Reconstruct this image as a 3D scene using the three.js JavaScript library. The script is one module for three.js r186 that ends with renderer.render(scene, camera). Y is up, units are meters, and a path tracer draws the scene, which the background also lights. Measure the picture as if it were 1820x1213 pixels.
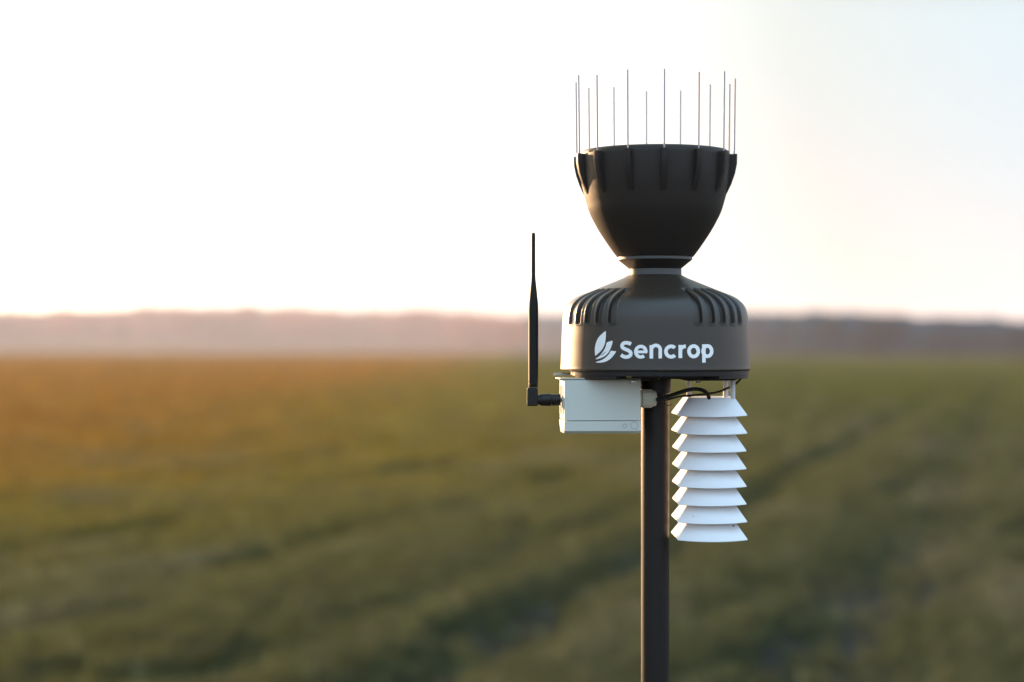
import * as THREE from 'three';
import { mergeGeometries, toCreasedNormals as creased } from 'three/addons/utils/BufferGeometryUtils.js';
import { RoundedBoxGeometry } from 'three/addons/geometries/RoundedBoxGeometry.js';
import { ImprovedNoise } from 'three/addons/math/ImprovedNoise.js';

// ------------------------------------------------------------------ camera, sky, sun, exposure
const EYE = 1.7, DIST = 1.8, F = 3600;              // eye height, metres to the station, focal length in photo pixels
const HORIZON = 620;                                // photo row of the horizon
const scene = new THREE.Scene();
const camera = new THREE.PerspectiveCamera(2 * Math.atan(606.5 / F) * 180 / Math.PI, 1820 / 1213, 0.1, 9000);
camera.position.set(0, EYE, DIST);
camera.lookAt(0, EYE + (HORIZON - 606.5) / F * DIST, 0);
camera.focus = DIST - 0.055;
camera.userData.fStop = 3.7;

const SUN_AZ = 37 * Math.PI / 180, SUN_EL = 9 * Math.PI / 180;   // to the left of the view axis, behind the station
const sunDir = new THREE.Vector3(-Math.sin(SUN_AZ) * Math.cos(SUN_EL), Math.sin(SUN_EL), -Math.cos(SUN_AZ) * Math.cos(SUN_EL));
{
  const W = 512, H = 256, data = new Float32Array(W * H * 4);
  const mix = (a, b, t) => a + (b - a) * t;
  for (let j = 0; j < H; j++) for (let i = 0; i < W; i++) {
    const el = ((j + 0.5) / H - 0.5) * Math.PI, az = ((i + 0.5) / W - 0.5) * 2 * Math.PI;
    const d = new THREE.Vector3(Math.cos(az) * Math.cos(el), Math.sin(el), Math.sin(az) * Math.cos(el));
    const g = Math.acos(THREE.MathUtils.clamp(d.dot(sunDir), -1, 1)), up = Math.max(0, d.y);
    // clear evening sky: blue overhead, opposite the sun brightened as unseen fill for the station, cream near the horizon, a broad white aureole round the sun
    const hz = Math.exp(-up * 5.0), w = THREE.MathUtils.smoothstep(Math.cos(g), -0.3, 0.75);   // w: 0 opposite the sun .. 1 towards it
    const base = [mix(mix(0.30, 0.072, w), mix(0.41, 0.052, w), hz), mix(mix(0.46, 0.118, w), mix(0.415, 0.070, w), hz), mix(mix(0.63, 0.116, w), mix(0.43, 0.086, w), hz)];
    const dAz = Math.acos(THREE.MathUtils.clamp((d.x * sunDir.x + d.z * sunDir.z) / (Math.hypot(d.x, d.z) * Math.hypot(sunDir.x, sunDir.z) + 1e-9), -1, 1));
    const glow = 2.0 * Math.exp(-((dAz / 0.50) ** 2)) * Math.exp(-up / 0.09);        // the orange band along the horizon about the sun
    const wide = 1.35 * Math.exp(-((g / 0.53) ** 2)), core = 2.0 * Math.exp(-((g / 0.22) ** 2));
    const nw = THREE.MathUtils.smoothstep(g, 0.34, 0.6);                              // the aureole is warm close to the sun, neutral farther out
    const col = [base[0] + wide + core + glow, base[1] + wide * mix(0.84, 0.98, nw) + core * 0.70 + glow * 0.68, base[2] + wide * mix(0.60, 0.95, nw) + core * 0.36 + glow * 0.38];
    const k = (j * W + i) * 4;
    data[k] = col[0]; data[k + 1] = col[1]; data[k + 2] = col[2]; data[k + 3] = 1;
  }
  const tex = new THREE.DataTexture(data, W, H, THREE.RGBAFormat, THREE.FloatType);
  tex.mapping = THREE.EquirectangularReflectionMapping;
  tex.magFilter = tex.minFilter = THREE.LinearFilter; tex.wrapS = THREE.RepeatWrapping; tex.needsUpdate = true;
  scene.background = tex; scene.environment = tex;
}
const sun = new THREE.DirectionalLight(new THREE.Color(1.0, 0.60, 0.31), 5.0);
sun.position.copy(sunDir).multiplyScalar(60).add(new THREE.Vector3(0, EYE, -10));
sun.target.position.set(0, EYE, -10);
sun.castShadow = true; sun.shadow.radius = 2; sun.shadow.mapSize.set(4096, 4096);
Object.assign(sun.shadow.camera, { left: -40, right: 40, top: 30, bottom: -30, near: 1, far: 140 });
scene.add(sun, sun.target);
scene.fog = new THREE.FogExp2(new THREE.Color(0.98, 0.94, 1.0), 0.00028);

const renderer = new THREE.WebGLRenderer({ antialias: true });
renderer.setSize(1820, 1213);
renderer.toneMapping = THREE.LinearToneMapping;
renderer.toneMappingExposure = 3.2;
renderer.shadowMap.enabled = true;

// ------------------------------------------------------------------ helpers
let seed = 20240611;
const rnd = () => { seed |= 0; seed = seed + 0x6D2B79F5 | 0; let t = Math.imul(seed ^ seed >>> 15, 1 | seed); t = t + Math.imul(t ^ t >>> 7, 61 | t) ^ t; return ((t ^ t >>> 14) >>> 0) / 4294967296; };
const rr = (a, b) => a + (b - a) * rnd();
const perlin = new ImprovedNoise();
const noise = (x, y, z = 0.37) => perlin.noise(x, y, z);
const fbm = (x, y, n = 4) => { let s = 0, a = 1, t = 0; for (let i = 0; i < n; i++) { s += a * noise(x, y, 3.1 + i * 7.7); t += a; a *= 0.5; x *= 2.03; y *= 2.03; } return s / t; };
const smooth = (a, b, x) => { const t = Math.min(1, Math.max(0, (x - a) / (b - a))); return t * t * (3 - 2 * t); };
const V3 = (x, y, z) => new THREE.Vector3(x, y, z);
const PX = 1 / 2000;                                                  // one photo pixel at the station, in metres
const at = (px, py, z) => V3((px - 910) * (DIST - z) / F, EYE + (HORIZON - py) * (DIST - z) / F, z);   // where a point of the station stands
const names = {};
const numbered = (n) => { const k = names[n] = (names[n] ?? -1) + 1; return k ? n + '_' + String(k).padStart(3, '0') : n; };
function thing(name, label, category, pos, group) {
  const o = new THREE.Group(); o.name = numbered(name); o.position.copy(pos); o.userData = { label, category };
  if (group) o.userData.group = group;
  scene.add(o); return o;
}
function part(name, geo, mat, parent) {
  const m = new THREE.Mesh(geo, mat); m.name = name; m.castShadow = m.receiveShadow = true; parent.add(m); return m;
}
function lathe(pts, seg, crease = 0.6) {                             // pts [r, y] from bottom to top, closed if the ends meet
  return toCreasedNormals(new THREE.LatheGeometry(pts.map((p) => new THREE.Vector2(Math.max(p[0], 1e-5), p[1])), seg), crease);
}
function tube(pts, r, seg = 40, rad = 12, closed = false) {
  return new THREE.TubeGeometry(new THREE.CatmullRomCurve3(pts, closed, 'centripetal'), seg, r, rad, closed);
}
function rod(a, b, r, rad = 12, r2 = r) {
  const d = b.clone().sub(a), g = new THREE.CylinderGeometry(r2, r, d.length(), rad);
  g.translate(0, d.length() / 2, 0);
  g.applyQuaternion(new THREE.Quaternion().setFromUnitVectors(V3(0, 1, 0), d.normalize()));
  g.translate(a.x, a.y, a.z); return g;
}
const box = (w, h, d, x = 0, y = 0, z = 0, r = 0.0006) => { const g = new RoundedBoxGeometry(w, h, d, 2, Math.min(r, w / 2.1, h / 2.1, d / 2.1)); g.translate(x, y, z); return g; };
function grainTexture(n, f, repeat, rough = false) {
  const d = new Uint8Array(n * n * 4);
  for (let j = 0; j < n; j++) for (let i = 0; i < n; i++) {
    // tileable: noise on a torus through two blended lookups
    const u = i / n, v = j / n, s = (a, b) => fbm(a * f, b * f, 3);
    let h = s(u, v) * (1 - u) * (1 - v) + s(u - 1, v) * u * (1 - v) + s(u, v - 1) * (1 - u) * v + s(u - 1, v - 1) * u * v;
    h = 0.5 + h * (rough ? 0.5 : 1.1);
    const c = Math.max(0, Math.min(255, h * 255)), k = (j * n + i) * 4;
    d[k] = d[k + 1] = d[k + 2] = c; d[k + 3] = 255;
  }
  const t = new THREE.DataTexture(d, n, n); t.magFilter = THREE.LinearFilter; t.minFilter = THREE.LinearMipmapLinearFilter; t.generateMipmaps = true;
  t.wrapS = t.wrapT = THREE.RepeatWrapping; t.repeat.set(repeat[0], repeat[1]); t.needsUpdate = true; return t;
}
function toCreasedNormals(g, angle) {                                // the addon compares corners to the nearest centimetre, so work at a large scale
  g = g.clone(); g.scale(2000, 2000, 2000); g = creased(g, angle); return g.scale(1 / 2000, 1 / 2000, 1 / 2000);
}
const lin = (r, g, b) => new THREE.Color().setRGB(r, g, b);

// ------------------------------------------------------------------ materials of the station
const grainT = grainTexture(256, 40, [18, 18]), grainRough = grainTexture(256, 14, [5, 5], true);
const grainFunnel = grainT.clone(); grainFunnel.repeat.set(24, 10); grainFunnel.needsUpdate = true;
const M = {
  housing: new THREE.MeshPhysicalMaterial({ color: lin(0.030, 0.021, 0.014), roughness: 0.38, ior: 1.56, bumpMap: grainT, bumpScale: 0.00006 }),
  funnel: new THREE.MeshPhysicalMaterial({ color: lin(0.029, 0.022, 0.018), roughness: 0.52, specularIntensity: 0.6, bumpMap: grainFunnel, bumpScale: 0.00006 }),
  black: new THREE.MeshPhysicalMaterial({ color: lin(0.011, 0.010, 0.0095), roughness: 0.42, specularIntensity: 0.6 }),
  rubber: new THREE.MeshPhysicalMaterial({ color: lin(0.008, 0.0075, 0.007), roughness: 0.55, specularIntensity: 0.5 }),
  ring: new THREE.MeshStandardMaterial({ color: lin(0.075, 0.073, 0.07), roughness: 0.5 }),
  steel: new THREE.MeshStandardMaterial({ color: lin(0.30, 0.29, 0.31), roughness: 0.35, metalness: 0.9 }),
  chrome: new THREE.MeshStandardMaterial({ color: lin(0.75, 0.75, 0.76), roughness: 0.25, metalness: 1 }),
  zinc: new THREE.MeshStandardMaterial({ color: lin(0.42, 0.42, 0.36), roughness: 0.5, metalness: 0.5 }),
  boxGrey: new THREE.MeshPhysicalMaterial({ color: lin(0.57, 0.585, 0.52), roughness: 0.5 }),
  boxLine: new THREE.MeshStandardMaterial({ color: lin(0.33, 0.35, 0.35), roughness: 0.55 }),
  gland: new THREE.MeshPhysicalMaterial({ color: lin(0.52, 0.50, 0.40), roughness: 0.45 }),
  white: new THREE.MeshPhysicalMaterial({ color: lin(0.80, 0.81, 0.82), roughness: 0.3 }),
  post: new THREE.MeshPhysicalMaterial({ color: lin(0.66, 0.67, 0.68), roughness: 0.4 }),
  print: new THREE.MeshStandardMaterial({ color: lin(0.93, 0.93, 0.92), roughness: 0.5 }),
  pole: new THREE.MeshPhysicalMaterial({ color: lin(0.014, 0.0105, 0.0095), roughness: 0.9, roughnessMap: grainRough, specularIntensity: 0.55, bumpMap: grainT, bumpScale: 0.00004 }),
};

// ------------------------------------------------------------------ the field
const ROW = 0.25;                                                     // the drill rows run (0.25, -1) over the field
const wheels = [[-24.5, 0.8], [-20.2, 0.9], [-16.3, 0.7], [-13.2, 0.7], [-10.6, 0.6], [-8.1, 0.95], [-5.9, 0.85], [-4.1, 0.55], [-3.0, 0.75], [-0.9, 1.25], [0.9, 0.45], [2.9, 0.8], [5.2, 0.6], [8.2, 0.9], [11.5, 0.8]];
function bareness(x, z) {                                             // 0 full crop .. 1 bare, dark, rutted soil
  const s0 = x + ROW * z, along = z;
  const s = s0 - 0.45 + 0.16 * noise(along * 0.07, s0 * 0.2, 5.5) + 0.12 * noise(along * 0.5, s0 * 0.9, 9.5);
  let b = 0;
  for (const [c, w] of wheels) { const q = (s - c) / w; b = Math.max(b, Math.exp(-q * q * 4.2) * (c < -3.5 ? 0.74 : 1)); }
  const patch = fbm(s0 * 0.55 + 11.3, along * 0.22 + 4.1, 4), fine = fbm(s0 * 2.0 + 3.3, along * 0.5 + 8.8, 3);
  return Math.max(0, Math.min(1, b * (s > -3.6 ? 0.95 + 0.6 * patch + 0.5 * fine : 0.7 + 1.2 * patch + 0.8 * fine) + smooth(0.05, 0.55, 0.5 * patch + 1.2 * fine) * 0.55 - 0.05));
}
function rise(x, z) {                                                 // the land climbs gently beyond the field on the left
  const d = Math.hypot(x, z - DIST); if (d < 900 || z > 0) return 0;
  return 20 * smooth(1400, 1900, d) * smooth(0.12, -0.02, x / d);
}
function height(x, z) {
  const d = Math.hypot(x, z), far = smooth(200, 20, d);
  return 0.07 * noise(x * 0.045, z * 0.03, 2.2) * smooth(2, 9, d) + far * (0.025 * fbm((x + ROW * z) * 0.6, z * 0.2, 3) - 0.03 * bareness(x, z)) + rise(x, z);
}
function glareTint(x, z) {                                             // 0 green young crop .. 1 gold painted in for the sun's glare towards the left
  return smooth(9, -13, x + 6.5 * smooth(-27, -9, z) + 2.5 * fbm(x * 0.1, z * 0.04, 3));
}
const GLARE_OLIVE = lin(0.130, 0.114, 0.021), VEILED_GREEN = lin(0.055, 0.068, 0.033), BACKLIT_GREEN = lin(0.056, 0.073, 0.013), GLARE_GOLD = lin(0.198, 0.110, 0.017), SOIL = lin(0.034, 0.034, 0.036), OLD = lin(0.098, 0.105, 0.068);  // glare, backlight and lens veil are put into these crop colours
function cropColour(x, z, out) {
  const glare = glareTint(x, z); out.copy(VEILED_GREEN).lerp(BACKLIT_GREEN, smooth(-20, -75, z)).lerp(GLARE_OLIVE, Math.min(1, glare * 2)).lerp(GLARE_GOLD, Math.max(0, glare * 2 - 1));  // veil-greyed near green to backlit far green, then the painted glare
  const k = fbm(x * 0.35 + 40, z * 0.2 + 7, 3);
  const m = fbm((x + ROW * z) * 1.3 + 70, z * 0.4 + 31, 3);
  return out.lerp(OLD, smooth(-0.05, 0.5, k + 0.7 * m) * 0.85 * (1 - 0.7 * glareTint(x, z)) * smooth(-110, -30, z));
}
{
  const line = (a, b, fineA, fineB, step, growth) => {                // fine spacing inside, growing outside
    const v = []; for (let x = fineA; x <= fineB; x += step) v.push(x);
    for (let s = step, x = fineA; x > a; ) { s *= growth; x -= s; v.unshift(Math.max(x, a)); }
    for (let s = step, x = v[v.length - 1]; x < b; ) { s *= growth; x += s; v.push(Math.min(x, b)); }
    return v;
  };
  const xs = line(-3000, 3000, -9, 13, 0.09, 1.045), zs = line(-3000, 600, -42, -5, 0.11, 1.04);
  const pos = new Float32Array(xs.length * zs.length * 3), col = new Float32Array(pos.length), uv = new Float32Array(xs.length * zs.length * 2), idx = [];
  const c = new THREE.Color(), nx = xs.length;
  zs.forEach((z, j) => xs.forEach((x, i) => {
    const k = j * nx + i, b = bareness(x, z), far = smooth(35, 110, Math.hypot(x, z));
    pos[k * 3] = x; pos[k * 3 + 1] = height(x, z); pos[k * 3 + 2] = z;
    uv[k * 2] = x; uv[k * 2 + 1] = z;
    cropColour(x, z, c); c.lerp(SOIL, Math.min(1, (0.6 + 0.4 * b) * (1 - far) + (0.42 + 0.5 * b) * far));  // far mix also puts the crop's self-shadow into the ground colour
    col[k * 3] = c.r; col[k * 3 + 1] = c.g; col[k * 3 + 2] = c.b;
    if (i && j) idx.push(k - nx - 1, k - 1, k - nx, k - nx, k - 1, k);
  }));
  const g = new THREE.BufferGeometry();
  g.setAttribute('position', new THREE.BufferAttribute(pos, 3)); g.setAttribute('color', new THREE.BufferAttribute(col, 3));
  g.setAttribute('uv', new THREE.BufferAttribute(uv, 2)); g.setIndex(idx); g.computeVertexNormals();
  const bump = grainTexture(256, 24, [0.7, 0.7]);
  const ground = new THREE.Mesh(g, new THREE.MeshPhysicalMaterial({ vertexColors: true, roughness: 1, specularIntensity: 0, bumpMap: bump, bumpScale: 0.03 }));
  ground.name = 'ground'; ground.receiveShadow = ground.castShadow = true;
  ground.userData = { kind: 'structure', label: 'wide flat farm field of dark soil with worn wheel tracks' };
  scene.add(ground);
}
// the young crop: tufts of blades near, broader clumps farther off
{
  const blade = (n, spread, h, w) => {
    const p = [], nrm = [], id = [];
    for (let i = 0; i < n; i++) {
      const a = rr(0, 6.283), r = spread * Math.sqrt(rnd()), x = Math.cos(a) * r, z = Math.sin(a) * r, b = rr(0, 6.283), L = h * rr(0.6, 1.15), lean = L * rr(0.15, 0.75);
      const dx = Math.cos(b), dz = Math.sin(b), ww = w * rr(0.7, 1.3), k = p.length / 3;
      p.push(x - dz * ww, 0, z + dx * ww, x + dz * ww, 0, z - dx * ww,
        x + dx * lean * 0.35 - dz * ww * 0.8, L * 0.6, z + dz * lean * 0.35 + dx * ww * 0.8, x + dx * lean * 0.35 + dz * ww * 0.8, L * 0.6, z + dz * lean * 0.35 - dx * ww * 0.8,
        x + dx * lean, L * 0.95, z + dz * lean);
      id.push(k, k + 1, k + 2, k + 2, k + 1, k + 3, k + 2, k + 3, k + 4);
    }
    const g = new THREE.BufferGeometry(); g.setAttribute('position', new THREE.Float32BufferAttribute(p, 3)); g.setIndex(id); g.computeVertexNormals(); return g;
  };
  const leaf = new THREE.MeshPhysicalMaterial({ color: 0xffffff, roughness: 0.9, specularIntensity: 0.06, transmission: 0.4, thickness: 0, side: THREE.DoubleSide });
  const crop = new THREE.Group(); crop.name = 'young_crop';
  crop.userData = { kind: 'stuff', label: 'young green cereal crop with golden sun glare put into its colour, growing across the field', category: 'crop' };
  scene.add(crop);
  const m = new THREE.Matrix4(), q = new THREE.Quaternion(), e = new THREE.Euler(), c = new THREE.Color();
  const sow = (name, geo, n, d0, d1, fan, s0, s1) => {
    const mats = [], cols = [];
    for (let i = 0; i < n; i++) {
      const d = Math.sqrt(rr(d0 * d0, d1 * d1)), x = d * rr(-fan, fan), z = -d;
      const b = bareness(x, z); if (rnd() < b * 0.72) continue;
      e.set(rr(-0.15, 0.15), rr(0, 6.283), rr(-0.15, 0.15)); q.setFromEuler(e);
      const s = rr(s0, s1) * (1 - 0.45 * b);
      mats.push(m.clone().compose(V3(x, height(x, z) - 0.004, z), q, V3(s, s * rr(0.8, 1.2), s)));
      cropColour(x, z, c); c.multiplyScalar(rr(0.75, 1.45)); if (rnd() < 0.14) c.lerp(OLD, 0.8); if (rnd() < 0.07) c.multiplyScalar(rr(1.6, 2.6)); cols.push(c.clone());  // a few tufts brightened in colour as painted dew glints
    }
    const im = new THREE.InstancedMesh(geo, leaf, mats.length); im.name = name;
    mats.forEach((mm, i) => { im.setMatrixAt(i, mm); im.setColorAt(i, cols[i]); });
    im.userData.kind = 'stuff'; im.castShadow = im.receiveShadow = true; crop.add(im);
  };
  sow('tuft', blade(16, 0.055, 0.12, 0.0035), 150000, 7, 34, 0.36, 0.8, 1.35);
  sow('clump', blade(26, 0.24, 0.15, 0.011), 130000, 33, 150, 0.36, 0.8, 1.35);
  sow('far_clump', blade(40, 0.85, 0.24, 0.035), 70000, 148, 430, 0.36, 0.8, 1.3);
}

// ------------------------------------------------------------------ woods along the field's far side
function treeGeometry(n, w, h, lean) {
  const geos = [];
  const trunk = new THREE.CylinderGeometry(0.012 * h, 0.03 * h, h * 0.7, 7); trunk.translate(0, h * 0.35, 0); geos.push(trunk.toNonIndexed());
  for (let i = 0; i < 5; i++) { const a = i * 1.3 + lean, y = h * (0.3 + 0.09 * i); geos.push(rod(V3(0, y, 0), V3(Math.cos(a) * w * 0.33, y + h * 0.2, Math.sin(a) * w * 0.33), 0.011 * h, 5, 0.004 * h).toNonIndexed()); }
  const p = [];
  const lobes = []; for (let i = 0; i < 7; i++) { const a = rr(0, 6.283), r = w * 0.27 * Math.sqrt(rnd()); lobes.push([Math.cos(a) * r, h * rr(0.38, 0.8), Math.sin(a) * r, w * rr(0.16, 0.3)]); }
  for (let i = 0; i < n; i++) {
    const l = lobes[i % lobes.length], a = rr(0, 6.283), u = rr(-1, 1), r = l[3] * Math.cbrt(rr(0.25, 1)), k = Math.sqrt(1 - u * u);
    const c = V3(l[0] + Math.cos(a) * k * r, l[1] + u * r * 0.85, l[2] + Math.sin(a) * k * r), s = w * rr(0.035, 0.075);
    const x = V3(rr(-1, 1), rr(-1, 1), rr(-1, 1)).normalize(), y = V3(rr(-1, 1), rr(-1, 1), rr(-1, 1)).cross(x).normalize();
    for (const [aa, bb] of [[-1, -0.6], [1, -0.6], [0, 1]]) p.push(c.x + (x.x * aa + y.x * bb) * s, c.y + (x.y * aa + y.y * bb) * s, c.z + (x.z * aa + y.z * bb) * s);
  }
  const f = new THREE.BufferGeometry(); f.setAttribute('position', new THREE.Float32BufferAttribute(p, 3)); f.computeVertexNormals();
  for (const g of geos) for (const n2 of Object.keys(g.attributes)) if (!['position', 'normal'].includes(n2)) g.deleteAttribute(n2);
  return mergeGeometries([...geos, f]);
}
// where the belt of woods runs: photo column -> metres from the camera and crest row
const beltD = (px) => THREE.MathUtils.lerp(1480, 380, smooth(600, 1500, px)) - Math.max(0, px - 1500) * 0.12;
const crestRow = (px) => 541 + 8 * smooth(500, 1100, px) + 12 * smooth(1350, 1900, px) - 5 * smooth(150, 450, px) * smooth(800, 500, px);
function wood(name, label, colour, px0, px1, n, rows, through) {
  const kinds = [treeGeometry(420, 0.75, 1, 0.4), treeGeometry(420, 0.6, 1, 1.7), treeGeometry(420, 0.9, 1, 2.9)];
  const mat = new THREE.MeshPhysicalMaterial({ color: 0xffffff, roughness: 1, specularIntensity: 0.1, transmission: through, thickness: 0, side: THREE.DoubleSide });
  const root = new THREE.Group(); root.name = name; root.userData = { kind: 'stuff', label, category: 'woodland' }; scene.add(root);
  const sets = kinds.map(() => []), m = new THREE.Matrix4(), q = new THREE.Quaternion();
  for (let i = 0; i < n; i++) {
    const px = px0 + (px1 - px0) * (i + rnd()) / n, row = rnd(), d = beltD(px) * (1 + rows * row);
    const x = (px - 910) / F * d, z = DIST - d;
    const crest = crestRow(px) + 7 * noise(px * 0.018, 1.5, 0.3) + 7 * noise(px * 0.045, 4.5, 0.3);
    const floor = rise(x, z), full = EYE + (HORIZON - crest) / F * d - floor, under = row < 0.25 && rnd() < 0.6;   // low growth at the wood's edge
    const h = full * (under ? rr(0.3, 0.6) : rr(0.84, 1.0)), w = Math.max(h, full * 0.55) * rr(0.9, 1.5);
    q.setFromAxisAngle(V3(0, 1, 0), rr(0, 6.283));
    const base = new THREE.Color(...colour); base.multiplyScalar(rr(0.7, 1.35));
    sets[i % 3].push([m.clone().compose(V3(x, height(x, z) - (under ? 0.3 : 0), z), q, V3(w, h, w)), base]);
  }
  sets.forEach((set, k) => {
    const im = new THREE.InstancedMesh(kinds[k], mat, set.length); im.name = 'tree_mass'; im.userData.kind = 'stuff'; im.castShadow = im.receiveShadow = true;
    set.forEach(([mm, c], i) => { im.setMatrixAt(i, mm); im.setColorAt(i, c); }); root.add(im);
  });
}
wood('distant_wood', 'pale hazy wood with pinkish glow put into its colour along the horizon on the left', [0.225, 0.096, 0.066], -420, 980, 900, 0.27, 0.3);  // warm sun glow is painted into the tree colour
wood('nearer_wood', 'darker wood with blue haze put into its colour along the horizon on the right', [0.026, 0.105, 0.155], 940, 2300, 850, 0.12, 0.08);  // bluish haze and skylight are painted into the tree colour

// ------------------------------------------------------------------ the pole
const AX = (1164.5 - 910) * PX;                                      // the station's vertical axis
{
  const t = thing('metal_pole', 'dark round metal pole standing in the field under the rain gauge', 'pole', V3(AX, 0, 0));
  const top = at(0, 660, 0).y, R = 0.0125;
  part('tube', lathe([[0, -0.3], [R, -0.3], [R, top - 0.001], [R - 0.001, top], [0, top]], 96), M.pole, t);
  for (const [a, h] of [[0.15, 0.006], [2.2, 0.006], [-2.0, 0.006]]) part('set_screw', rod(V3(Math.sin(a) * R, top - h, Math.cos(a) * R), V3(Math.sin(a) * (R + 0.0028), top - h, Math.cos(a) * (R + 0.0028)), 0.0012, 8), M.zinc, t);
  part('mount_sleeve', lathe([[R, at(0, 700, 0).y], [R + 0.0013, at(0, 699, 0).y], [R + 0.0015, at(0, 672, 0).y], [R + 0.006, at(0, 668, 0).y]], 64), M.black, t);
}

// ------------------------------------------------------------------ the rain gauge
const gauge = thing('rain_gauge', 'dark brown rain gauge with cup funnel and bird spikes on top of the pole', 'rain gauge', V3(AX, at(0, 672, 0).y, 0));
const ly = (py) => (672 - py) * PX;                                   // photo row -> height in the gauge
const prof = (pts) => pts.map(([r, py]) => [r * PX, ly(py)]);
// --- funnel
const bowlOuter = [[66, 457], [68.2, 456.4], [73.5, 449.6], [86, 432], [102, 407], [116.6, 378.5], [122, 362], [126.5, 345], [130.3, 328], [132.8, 310], [134.2, 292], [134.6, 278]];
{
  const spl = new THREE.CatmullRomCurve3(bowlOuter.slice(1).map(([r, y]) => V3(r, y, 0)), false, 'centripetal').getPoints(48).map((p) => [p.x, p.y]);
  const bowl = [[20, 457], [66, 457], [67.6, 456.9], ...spl, [134.3, 276.6], [132.6, 276.2]];
  const funnel = part('funnel', lathe(prof(bowl), 160, 0.5), M.funnel, gauge);
  part('rim', lathe(prof([[132.6, 279], [132.6, 275], [131.9, 272.6], [130.2, 270.4], [127.4, 268.8], [124, 268.2], [121, 268.6], [118.5, 271], [114, 280], [60, 342], [14, 430], [6, 440], [0, 440]]), 160, 0.7), M.funnel, funnel);
  // ribs that hold the spikes
  const s = new THREE.Shape();
  const ribPts = [[129.5, 277], [145, 277], [144.6, 293], [141.2, 310], [135, 328], [127.6, 343.5], [122.8, 352], [119.5, 352], [124, 340], [128, 318], [129.5, 300]];
  ribPts.forEach(([r, y], i) => i ? s.lineTo(r * PX, ly(y)) : s.moveTo(r * PX, ly(y)));
  const ribGeo = new THREE.ExtrudeGeometry(s, { depth: 0.0042, bevelEnabled: true, bevelSize: 0.0003, bevelThickness: 0.0005, bevelSegments: 2, curveSegments: 2 });
  ribGeo.translate(0, 0, -0.0021);
  const ribG = toCreasedNormals(ribGeo, 0.5);
  const spikeG = lathe([[0, -0.006], [0.00076, -0.006], [0.00076, 0.0672], [0.0003, 0.0678], [0, 0.0678]], 10);
  for (let k = 0; k < 14; k++) {
    const a = (2.4 + k * 360 / 14) * Math.PI / 180;                   // from the front, to the right
    const rib = part('rib', ribG, M.funnel, funnel); rib.rotation.y = a - Math.PI / 2;
    const spike = part('bird_spike', spikeG, M.steel, funnel);
    spike.position.set(Math.sin(a) * 140.5 * PX, ly(277), Math.cos(a) * 140.5 * PX);
    spike.scale.y = 1 + 0.03 * Math.sin(k * 4.1);
    spike.rotation.set(0.012 * Math.cos(a), 0, -0.012 * Math.sin(a));
  }
}
// --- neck
part('neck_ring', lathe(prof([[40, 462.6], [65.2, 462.6], [66, 462], [66, 457.4], [65.2, 456.6], [40, 456.6]]), 120), M.ring, gauge);
part('neck', lathe(prof([[44, 480], [45.6, 478.5], [64.6, 463], [64.6, 462.3], [30, 462.3]]), 120), M.funnel, gauge);
part('neck_ring', lathe(prof([[40, 489.6], [46.4, 489.6], [47, 489], [47, 479], [46.4, 478.4], [40, 478.4]]), 120), M.ring, gauge);
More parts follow.
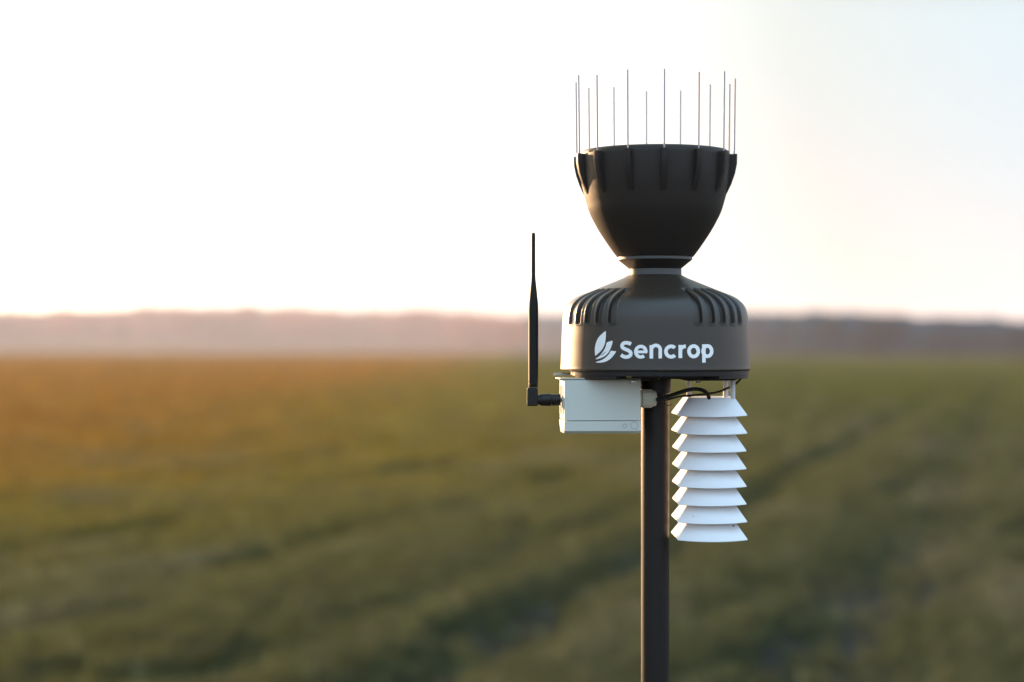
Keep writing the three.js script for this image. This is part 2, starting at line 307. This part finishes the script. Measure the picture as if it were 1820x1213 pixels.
// --- housing: turned body with five vent slots in each quarter, each slot a recessed channel
const bodyProfile = [[46, 488.6], [49, 490.2], [56, 494], [66, 498.3], [78, 503.2], [92, 508.8], [107, 515], [122, 520.8], [134, 525.6], [143, 530.2], [150.5, 535.8], [156.5, 542.2], [160.6, 549.6], [163, 558], [164.3, 568], [165.4, 590], [166.8, 625], [168, 652], [168.3, 656.2], [167.6, 658.2], [160, 658.6]];
let housing;
{
  const curve = new THREE.CatmullRomCurve3(bodyProfile.map(([r, y]) => V3(r * PX, ly(y), 0)), false, 'centripetal');
  const rows = curve.getSpacedPoints(200), NA = 1440, NR = rows.length;
  const slots = []; for (const g of [-49, 41, 131, 221]) for (let i = -2; i <= 2; i++) slots.push((g + i * 9.15) * Math.PI / 180);
  const yTop = ly(515), yBot = ly(577.5), half = 2.65 * Math.PI / 180, depth = 0.0034;
  const tangent = rows.map((p, i) => rows[Math.min(NR - 1, i + 1)].clone().sub(rows[Math.max(0, i - 1)]).normalize());
  const pos = [], slotOf = new Int16Array(NA * NR).fill(-1), uv = [];
  for (let i = 0; i < NR; i++) for (let j = 0; j < NA; j++) {
    const a = j / NA * Math.PI * 2;
    let best = 0, bi = -1, lip = 0;
    slots.forEach((c, k) => { let d = Math.abs(Math.atan2(Math.sin(a - c), Math.cos(a - c))); if (d < half * 1.6) {
      // distance inside the slot outline in metres (rounded lower corners)
      const r = rows[i].x, ex = (half - d) * Math.max(r, 0.055), by = rows[i].y - yBot, ty = yTop - rows[i].y;
      let e = Math.min(ex, ty);
      const cr = 0.002; e = by < cr && ex < cr ? cr - Math.hypot(cr - by, cr - ex) : Math.min(e, by);
      lip = Math.max(lip, Math.exp(-(((e + 0.0006) / 0.00045) ** 2)) * smooth(-0.002, 0.001, ty)); const mk = smooth(-0.0001, 0.0009, e); if (mk > best) { best = mk; bi = k; } } });
    const n = V3(-tangent[i].y, tangent[i].x, 0); if (n.x < 0 && n.y < 0) n.negate();      // outward in the (r, y) plane
    const inw = depth * best - 0.00032 * lip, r = rows[i].x - n.x * inw, y = rows[i].y - n.y * inw;
    if (best > 0.5) slotOf[i * NA + j] = bi;
    pos.push(Math.sin(a) * r, y, Math.cos(a) * r); uv.push(j / NA, i / NR * 0.32);
  }
  const all = [], per = slots.map(() => []), body = [];
  for (let i = 0; i < NR - 1; i++) for (let j = 0; j < NA; j++) {
    const j1 = (j + 1) % NA, a = i * NA + j, b = i * NA + j1, c = (i + 1) * NA + j, d = (i + 1) * NA + j1, t = [a, c, b, b, c, d];
    const ids = [slotOf[a], slotOf[b], slotOf[c], slotOf[d]], inn = ids.filter((v) => v >= 0);
    all.push(...t); (inn.length >= 3 ? per[inn[0]] : body).push(...t);
  }
  const g = new THREE.BufferGeometry();
  g.setAttribute('position', new THREE.Float32BufferAttribute(pos, 3)); g.setAttribute('uv', new THREE.Float32BufferAttribute(uv, 2)); g.setIndex(all); g.computeVertexNormals();
  const sub = (idx) => { // only the vertices used
    const map = new Map(), p = [], n = [], u = [], id = [], P = g.attributes.position, N = g.attributes.normal, U = g.attributes.uv;
    for (const v of idx) { if (!map.has(v)) { map.set(v, map.size); p.push(P.getX(v), P.getY(v), P.getZ(v)); n.push(N.getX(v), N.getY(v), N.getZ(v)); u.push(U.getX(v), U.getY(v)); } id.push(map.get(v)); }
    const o = new THREE.BufferGeometry(); o.setAttribute('position', new THREE.Float32BufferAttribute(p, 3)); o.setAttribute('normal', new THREE.Float32BufferAttribute(n, 3)); o.setAttribute('uv', new THREE.Float32BufferAttribute(u, 2)); o.setIndex(id); return o;
  };
  housing = part('housing', sub(body), M.housing, gauge);
  for (const idx of per) part('vent_slot', sub(idx), M.housing, housing);
}
// --- printed name and leaf emblem, lying on the curved front of the housing
{
  const radiusAt = (y) => { const py = 672 - y / PX; return THREE.MathUtils.mapLinear(py, 590, 652, 165.4, 168) * PX; };
  const onFront = (px, py, lift) => {                                 // photo point -> point of the housing's front
    let phi = 0, R = 0.0834, Y = ly(py);
    for (let i = 0; i < 12; i++) { const Z = R * Math.cos(phi); Y = EYE + (HORIZON - py) * (DIST - Z) / F - gauge.position.y; R = radiusAt(Y); phi = Math.asin(THREE.MathUtils.clamp(((px - 910) * (DIST - Z) / F - AX) / R, -1, 1)); }
    const r = R + lift; return V3(Math.sin(phi) * r, Y, Math.cos(phi) * r);
  };
  const Q = (x, y) => [1050 + x / 7.913, 580 + y / 7.913];
  const area = ([a, b, c]) => (c[0] - a[0]) * (b[1] - a[1]) - (b[0] - a[0]) * (c[1] - a[1]);
  const build = (tris, lift) => {                                     // tris: list of 2-D triangles in the close-up's coordinates
    const p = []; for (const t of tris) for (const [x, y] of area(t) > 0 ? t : [t[0], t[2], t[1]]) { const v = onFront(...Q(x, y), lift); p.push(v.x, v.y, v.z); }
    const g = new THREE.BufferGeometry(); g.setAttribute('position', new THREE.Float32BufferAttribute(p, 3)); g.computeVertexNormals();
    const nm = g.attributes.normal, ps = g.attributes.position;
    for (let i = 0; i < ps.count; i++) { const l = Math.hypot(ps.getX(i), ps.getZ(i)); nm.setXYZ(i, ps.getX(i) / l, 0, ps.getZ(i) / l); }
    return g;
  };
  const strip = (centre, w, caps) => {                                // a stroke of width w along a centre line
    const t = [], L = [], R = [];
    centre.forEach((c, i) => { const a = centre[Math.max(0, i - 1)], b = centre[Math.min(centre.length - 1, i + 1)]; let dx = b[0] - a[0], dy = b[1] - a[1]; const l = Math.hypot(dx, dy); dx /= l; dy /= l; L.push([c[0] - dy * w / 2, c[1] + dx * w / 2]); R.push([c[0] + dy * w / 2, c[1] - dx * w / 2]); });
    for (let i = 1; i < L.length; i++) t.push([L[i - 1], L[i], R[i - 1]], [R[i - 1], L[i], R[i]]);
    return t;
  };
  const arc = (cx, cy, rx, ry, a0, a1, n = 40) => Array.from({ length: n + 1 }, (_, i) => { const a = (a0 + (a1 - a0) * i / n) * Math.PI / 180; return [cx + rx * Math.cos(a), cy + ry * Math.sin(a)]; });   // angles clockwise from the right (y runs down)
  const bar = (x0, y0, x1, y1) => { const t = [], n = 6; for (let i = 0; i < n; i++) { const xa = x0 + (x1 - x0) * i / n, xb = x0 + (x1 - x0) * (i + 1) / n; t.push([[xa, y0], [xa, y1], [xb, y0]], [[xb, y0], [xa, y1], [xb, y1]]); } return t; };
  const W = 51, H = W / 2;
  const sCurve = new THREE.CatmullRomCurve3([[568, 254], [545, 243], [505, 234], [465, 242], [443, 270], [450, 302], [490, 325], [530, 343], [562, 370], [562, 403], [540, 426], [503, 435], [462, 428], [428, 404]].map(([x, y]) => V3(x, y, 0)), false, 'centripetal').getPoints(70).map((p) => [p.x, p.y]);
  const letters = [
    [strip(sCurve, W)],
    [strip(arc(706, 360, 97 - H, 100 - H, 4, -309), W - 3), bar(640, 343, 797, 382)],
    [bar(828, 268, 879, 456), strip([[853, 350], ...arc(917, 331, 61, 69 - 9, 195, 360, 30), [978, 400], [978, 455]], W - 2)],
    [strip(arc(1131, 358, 99 - H, 99 - H, 44, 316), W)],
    [bar(1234, 266, 1287, 450), strip(arc(1335, 345, 74, 60, 185, 272, 18), W + 1)],
    [strip(arc(1447, 354, 91 - H, 99 - H, 0, 360, 60), W)],
    [bar(1566, 256, 1616, 514), strip(arc(1640, 352, 84 - H + 1, 98 - H, 0, 360, 60), W)],
  ];
  for (const parts of letters) part('letter', mergeGeometries(parts.map((t, i) => build(t, 0.00022 + 0.00006 * i))), M.print, housing);
  const leaves = [
    [[212, 72], [165, 105], [120, 150], [88, 205], [68, 265], [60, 330], [62, 375], [68, 415], [108, 385], [150, 345], [182, 295], [202, 240], [212, 180], [215, 125]],
    [[308, 208], [268, 216], [228, 234], [212, 290], [180, 350], [130, 415], [70, 465], [130, 455], [185, 432], [232, 395], [268, 345], [292, 285]],
    [[357, 355], [322, 352], [290, 347], [262, 388], [215, 438], [150, 480], [72, 508], [135, 514], [195, 505], [255, 478], [310, 428]],
  ];
  for (const l of leaves) {
    const pts = new THREE.CatmullRomCurve3(l.map(([x, y]) => V3(x, y, 0)), true, 'centripetal', 0.5).getPoints(80).map((p) => new THREE.Vector2(p.x, p.y));
    const ears = THREE.ShapeUtils.triangulateShape(pts, []);
    part('emblem_leaf', build(ears.map((t) => t.map((i) => [pts[i].x, pts[i].y])), 0.00022), M.print, housing);
  }
}
// --- base plate under the housing
{
  const base = new THREE.Shape(), R = 0.0822, cut = -0.0735, a0 = Math.acos(cut / R);
  base.absarc(0, 0, R, -a0, a0, false); base.closePath();
  const g = new THREE.ExtrudeGeometry(base, { depth: 0.0040, bevelEnabled: true, bevelSize: 0.0003, bevelThickness: 0.0003, bevelSegments: 1, curveSegments: 64 });
  g.rotateX(-Math.PI / 2); g.translate(0, ly(667), 0);
  const plate = part('base_plate', toCreasedNormals(g, 0.5), M.black, gauge);
  const arcBlock = (a, b, r0, r1, y0, y1) => { const s = new THREE.Shape(); const A = (v) => (v - 90) * Math.PI / 180; s.absarc(0, 0, r1, A(a), A(b), false); s.absarc(0, 0, r0, A(b), A(a), true); s.closePath(); const e = new THREE.ExtrudeGeometry(s, { depth: ly(y0) - ly(y1), bevelEnabled: true, bevelSize: 0.0003, bevelThickness: 0.0003, bevelSegments: 1, curveSegments: 24 }); e.rotateX(-Math.PI / 2); e.translate(0, ly(y1), 0); return toCreasedNormals(e, 0.5); };   // angles from the front, to the right
  part('clip_block', arcBlock(-61, -28, 0.062, 0.0820, 667.6, 671.6), M.black, plate);
  part('clip_block', arcBlock(38, 92, 0.062, 0.0818, 667.6, 671.8), M.black, plate);
  part('clip_block', arcBlock(-20, 30, 0.050, 0.072, 667.6, 670.5), M.black, plate);
  part('catch', box(0.006, 0.0028, 0.004, -0.003, ly(665), 0.082), M.black, plate);
  // bracket that the radiation shield hangs from
  const br = new THREE.Shape(), B = [[1183, 667], [1300, 667], [1312, 671], [1300, 675.5], [1222, 676], [1212, 675], [1203, 673], [1183, 672.6]];
  B.forEach(([x, y], i) => i ? br.lineTo((x - 1164.5) * PX, ly(y)) : br.moveTo((x - 1164.5) * PX, ly(y)));
  const bg = new THREE.ExtrudeGeometry(br, { depth: 0.07, bevelEnabled: true, bevelSize: 0.0003, bevelThickness: 0.0003, bevelSegments: 1 }); bg.translate(0, 0, -0.045);
  part('shield_bracket', toCreasedNormals(bg, 0.5), M.black, gauge);
  // arm that carries the electronics box
  part('box_bracket', box(0.082, 0.0022, 0.05, (1076 - 1164.5) * PX, ly(673.2), 0.022), M.black, gauge);
  part('fixing_pin', rod(V3((984 - 1164.5) * PX, ly(666), 0.008), V3((1013 - 1164.5) * PX, ly(665.2), 0.008), 0.0013), M.zinc, gauge);
  part('screw', rod(V3((1236 - 1164.5) * PX, ly(680), 0.028), V3((1236 - 1164.5) * PX, ly(675), 0.028), 0.0024, 6), M.zinc, gauge);
}

// ------------------------------------------------------------------ electronics box with its antenna
{
  const Z1 = 0.052, DEP = 0.050, TURN = 0.058;
  const c0 = at(1003.4, 676, Z1), c1 = at(1139.6, 767, Z1), Wd = c1.x - c0.x, Hd = c0.y - c1.y;
  const t = thing('electronics_box', 'light grey plastic box with black antenna hanging under the rain gauge beside the pole', 'electronics box', V3(c0.x, c1.y - 0.002, Z1));
  t.rotation.y = TURN;
  // side outline (z back from the front, y), the lower rear corner cut away
  const prism = (pts, x0, x1, bevel = 0.0006) => { const s = new THREE.Shape(); pts.forEach(([z, y], i) => i ? s.lineTo(z, y) : s.moveTo(z, y)); const g = new THREE.ExtrudeGeometry(s, { depth: x1 - x0 - 2 * bevel, bevelEnabled: true, bevelSize: bevel, bevelOffset: -bevel, bevelThickness: bevel, bevelSegments: 2 }); g.rotateY(Math.PI / 2); g.translate(x0 + bevel, 0, 0); return toCreasedNormals(g, 0.5); };   // shape x -> -z, depth -> x
  const seam = 0.0110;
  part('case', prism([[0, seam + 0.0003], [DEP, seam + 0.0003], [DEP, Hd + 0.002], [0, Hd + 0.002]], 0, Wd), M.boxGrey, t);
  const lid = part('lid', prism([[-0.0004, 0.0022], [0.0022, 0], [DEP - 0.012, 0], [DEP + 0.0004, 0.0085], [DEP + 0.0004, seam - 0.0003], [-0.0004, seam - 0.0003]], -0.0004, Wd + 0.0004), M.boxGrey, t);
  part('moulded_circle', new THREE.TorusGeometry(0.0017, 0.00030, 8, 32).translate((1108 - 1003.4) * PX, 0.0065, 0.0003), M.boxLine, lid);
  part('moulded_circle', new THREE.TorusGeometry(0.0030, 0.00030, 8, 40).translate((1124.5 - 1003.4) * PX, 0.0068, 0.0003), M.boxLine, lid);
  part('top_plate', box(Wd + 0.004, 0.0014, DEP, Wd / 2 - 0.002, Hd + 0.0030, -DEP / 2), M.zinc, t);
  part('screw', box(0.0046, 0.0016, 0.003, (1122.5 - 1003.4) * PX, Hd + 0.0006, 0.0012), M.chrome, t);
  for (let i = 0; i < 3; i++) part('moulded_rib', box(0.0012, Hd - seam - 0.008, 0.004, -0.0003, seam + 0.005 + (Hd - seam - 0.008) / 2, -0.010 - i * 0.015), M.boxGrey, t);
  // cable gland on the right
  const gy = Hd + 0.002 - (710 - 677) * PX, gz = -0.018;
  const gl = new THREE.Group(); gl.name = 'cable_gland'; gl.position.set(Wd, gy, gz); t.add(gl);
  const turned = (pts, seg = 40) => { const g = lathe(pts, seg); g.rotateZ(-Math.PI / 2); return g; };   // axis along +x
  part('flange', turned([[0, 0], [0.0076, 0.0002], [0.0076, 0.0026], [0.0066, 0.003], [0, 0.003]]), M.gland, gl);
  part('nut', toCreasedNormals(turned([[0, 0.003], [0.0080, 0.0031], [0.0084, 0.0036], [0.0084, 0.0112], [0.0080, 0.0118], [0, 0.0118]], 10), 0.3), M.gland, gl);
  part('dome', turned([[0, 0.0118], [0.0071, 0.0118], [0.0069, 0.014], [0.006, 0.0156], [0.0035, 0.0162], [0, 0.0162]]), M.gland, gl);
  // antenna on the left
  const antenna = new THREE.Group(); antenna.name = 'antenna'; t.add(antenna);
  t.updateMatrixWorld(true);
  antenna.rotation.y = -TURN; antenna.position.copy(t.worldToLocal(at(1003, 711, Z1 - 0.018))); antenna.scale.setScalar((DIST - Z1 + 0.018) / DIST);
  const ax = (px) => (px - 1003) * PX, ay = (py) => (711 - py) * PX, X = ax(948);
  const whip = lathe([[0, 689], [8.9, 689], [9.1, 686], [8.0, 685.3], [8.0, 684.4], [9.1, 683.6], [8.9, 681], [8.1, 680.2], [8.1, 679], [8.8, 678], [8.75, 552], [8.5, 540], [3.9, 496], [3.6, 490], [3.4, 432], [3.0, 431.4], [3.0, 430.6], [3.5, 430], [3.5, 418], [2.9, 415], [1.6, 413.8], [0, 413.6]].map(([r, y]) => [r * PX, ay(y)]), 40, 0.5);
  whip.translate(X, 0, 0);
  part('whip', whip, M.rubber, antenna);
  part('hinge', box(0.0098, ay(689.6) - ay(722), 0.0085, ax(946.3), (ay(689.6) + ay(722)) / 2, 0, 0.0012), M.black, antenna);
  part('hinge_pin', new THREE.CylinderGeometry(0.0011, 0.0011, 0.0006, 16).rotateX(Math.PI / 2).translate(ax(947), ay(711.5), 0.0045), M.black, antenna);
  const plug = lathe([[0, 0], [0.0042, 0], [0.0044, 0.0016], [0.0055, 0.0034], [0.0056, 0.0120], [0.0050, 0.0124], [0.0050, 0.0130], [0.0052, 0.0134], [0.0052, 0.0200], [0.0044, 0.0206], [0, 0.0206]].map(([r, y]) => [r, y]), 28, 0.5);
  plug.rotateZ(-Math.PI / 2); plug.translate(ax(955.6), 0, 0);
  part('plug', plug, M.black, antenna);
  const th = lathe([[0, 0], [0.0026, 0], [0.0024, 0.0006], [0.0026, 0.0012], [0.0024, 0.0018], [0.0026, 0.0024], [0.0026, 0.0046], [0, 0.0046]], 20, 0.4); th.rotateZ(-Math.PI / 2); th.translate(ax(996.4), 0, 0);
  part('thread', th, M.chrome, antenna);
}

// ------------------------------------------------------------------ radiation shield: a stack of eight louvred plates hung on three posts
const shieldC = V3((1204.5 + 1329 - 1820) / 2 / 2000 / 1.0206, 0, 0);
{
  const SX = 0.17610;
  const yTop = at(0, 738.4, 0.021).y + 0.0153;
  const t = thing('radiation_shield', 'white stack of eight louvred plates hanging right of the pole under the rain gauge', 'radiation shield', V3(SX, yTop - 0.130, 0));
  const plan = (grow) => {                                            // outline of a plate, grown from its top edge
    const hw = 0.0203 + grow, zb = -0.034 - grow, zf = 0.012 + grow * 0.85, sag = 0.0090 + grow * 0.1, p = [];
    const Rr = (hw * hw + sag * sag) / (2 * sag), am = Math.asin(hw / Rr);
    for (let i = 0; i <= 28; i++) { const a = -am + 2 * am * i / 28; p.push([Rr * Math.sin(a), zf + Rr * Math.cos(a) - Rr + sag, Math.cos(a)]); }
    for (let i = 1; i < 8; i++) p.push([hw, zf + (zb - zf) * i / 8]);
    for (let i = 0; i <= 16; i++) { const a = am - 2 * am * i / 16; p.push([Rr * Math.sin(a), zb - (Rr * Math.cos(a) - Rr + sag) * 0.35]); }
    for (let i = 1; i < 8; i++) p.push([-hw, zb + (zf - zb) * i / 8]);
    return p;
  };
  const plateGeo = (Hh, hollow) => {
    const rings = [[0.0, Hh, 0], [0.0005, Hh - 0.0004, 0.0], [0.0102, 0.0011, 1], [0.0104, 0.0004, 1], [0.0101, 0, 1], [0.0085, 0.0004, 1], [-0.0012, Hh - 0.0018, 0]];
    const pos = [], idx = [], n = plan(0).length;
    for (const [g, y, drop] of rings) for (const [x, z] of plan(g)) {
      const front = smooth(0.008, 0.036, z);
      pos.push(x, y - drop * 0.0017 * front, z);
    }
    for (let r = 0; r < rings.length - 1; r++) for (let i = 0; i < n; i++) { const a = r * n + i, b = r * n + (i + 1) % n, c = a + n, d = b + n; idx.push(a, c, b, b, c, d); }
    const top = pos.length / 3; pos.push(0, Hh, 0); for (let i = 0; i < n; i++) idx.push(top, i, (i + 1) % n);
    const bot = pos.length / 3; pos.push(0, Hh - 0.0018, 0); const o = (rings.length - 1) * n; for (let i = 0; i < n; i++) idx.push(bot, o + (i + 1) % n, o + i);
    const g = new THREE.BufferGeometry(); g.setAttribute('position', new THREE.Float32BufferAttribute(pos, 3)); g.setIndex(idx); g.computeVertexNormals();
    return toCreasedNormals(g, 0.5);
  };
  const pg = plateGeo(0.0153), spacing = 0.0156;
  for (let k = 0; k < 8; k++) {
    const p = part('plate', pg, M.white, t);
    const wob = [0, 0, -0.02, -0.02, -0.02, -0.018, 0, 0.006][k];
    p.position.set(0, 0.130 - 0.0153 - k * spacing, 0); p.scale.set(1 + wob, 1, 1 + wob);
    p.rotation.set(0, 0.004 * Math.sin(k * 2.1), 0.004 * Math.sin(k * 5.3 + 1));
  }
  const post = (px, z) => { const a = at(px, 708, z); const p = part('post', rod(V3(a.x - SX, 0.1295, z), V3(a.x - SX, 0.1295 + 0.018, z), 0.0023, 24), M.post, t); return p; };
  post(1225, -0.012); post(1290.2, -0.014); post(1302.4, 0.014);
  for (const [px, py, r] of [[1233, 919, 0.0004], [1252, 848, 0.0003], [1243, 775, 0.00025], [1290, 902, 0.0003]]) part('dirt_speck', new THREE.SphereGeometry(r, 8, 6).translate(at(px, py, 0.0295).x - SX, at(0, py, 0.0295).y - t.position.y, 0.0262), M.rubber, t);
  part('insect_speck', new THREE.SphereGeometry(0.0008, 10, 8).scale(1, 0.8, 0.5).translate(at(1304, 935.5, 0.0285).x - SX, at(0, 935.5, 0.0285).y - t.position.y, 0.0275), M.rubber, t);
}

// ------------------------------------------------------------------ cables from the box to the shield and to the gauge
function cable(name, label, pts, r, mat) {
  const p = pts.map(([x, y, z]) => at(x, y, z)), o = p[0].clone();
  const m = new THREE.Mesh(tube(p.map((v) => v.clone().sub(o)), r, 90, 12), mat); m.name = name; m.position.copy(o); m.castShadow = m.receiveShadow = true;
  m.userData = { label, category: 'cable' }; scene.add(m); return m;
}
cable('sensor_cable', 'thick black cable arching from the grey box gland down into the shield top', [[1166, 711, 0.036], [1176, 709.5, 0.036], [1194, 703, 0.035], [1219, 694.6, 0.030], [1237, 691.8, 0.024], [1249, 694.2, 0.022], [1257.6, 700.5, 0.021], [1260.4, 709, 0.0205], [1260.6, 716, 0.0205]], 0.0017, M.rubber);
cable('thin_cable', 'thin black cable running from the grey box gland up to the rain gauge base', [[1166, 713, 0.034], [1180, 712.2, 0.034], [1208.6, 705.2, 0.027], [1226, 703.6, 0.018], [1257.6, 700.4, 0.008], [1278, 696.6, 0.004], [1294.7, 689.7, 0.002], [1308, 682.5, 0.002], [1317, 673, 0.002], [1320, 667, 0.002]], 0.00095, M.rubber);
{
  const o = at(1181, 709.5, 0.0362), t = new THREE.Group(); t.name = 'cable_tie'; t.position.copy(o); t.userData = { label: 'small black tie round the two cables beside the grey gland', category: 'cable tie' }; scene.add(t);
  part('band', new THREE.TorusGeometry(0.0033, 0.0006, 8, 28).scale(1, 1.15, 1).rotateY(Math.PI / 2), M.black, t);
  part('head', box(0.0024, 0.0018, 0.0024, 0, -0.0040, 0.001), M.black, t);
  part('tail', tube([V3(0, -0.004, 0.001), V3(0.002, -0.0058, 0.002), V3(0.0065, -0.0046, 0.003)], 0.0004, 12, 6), M.black, t);
}

renderer.render(scene, camera);
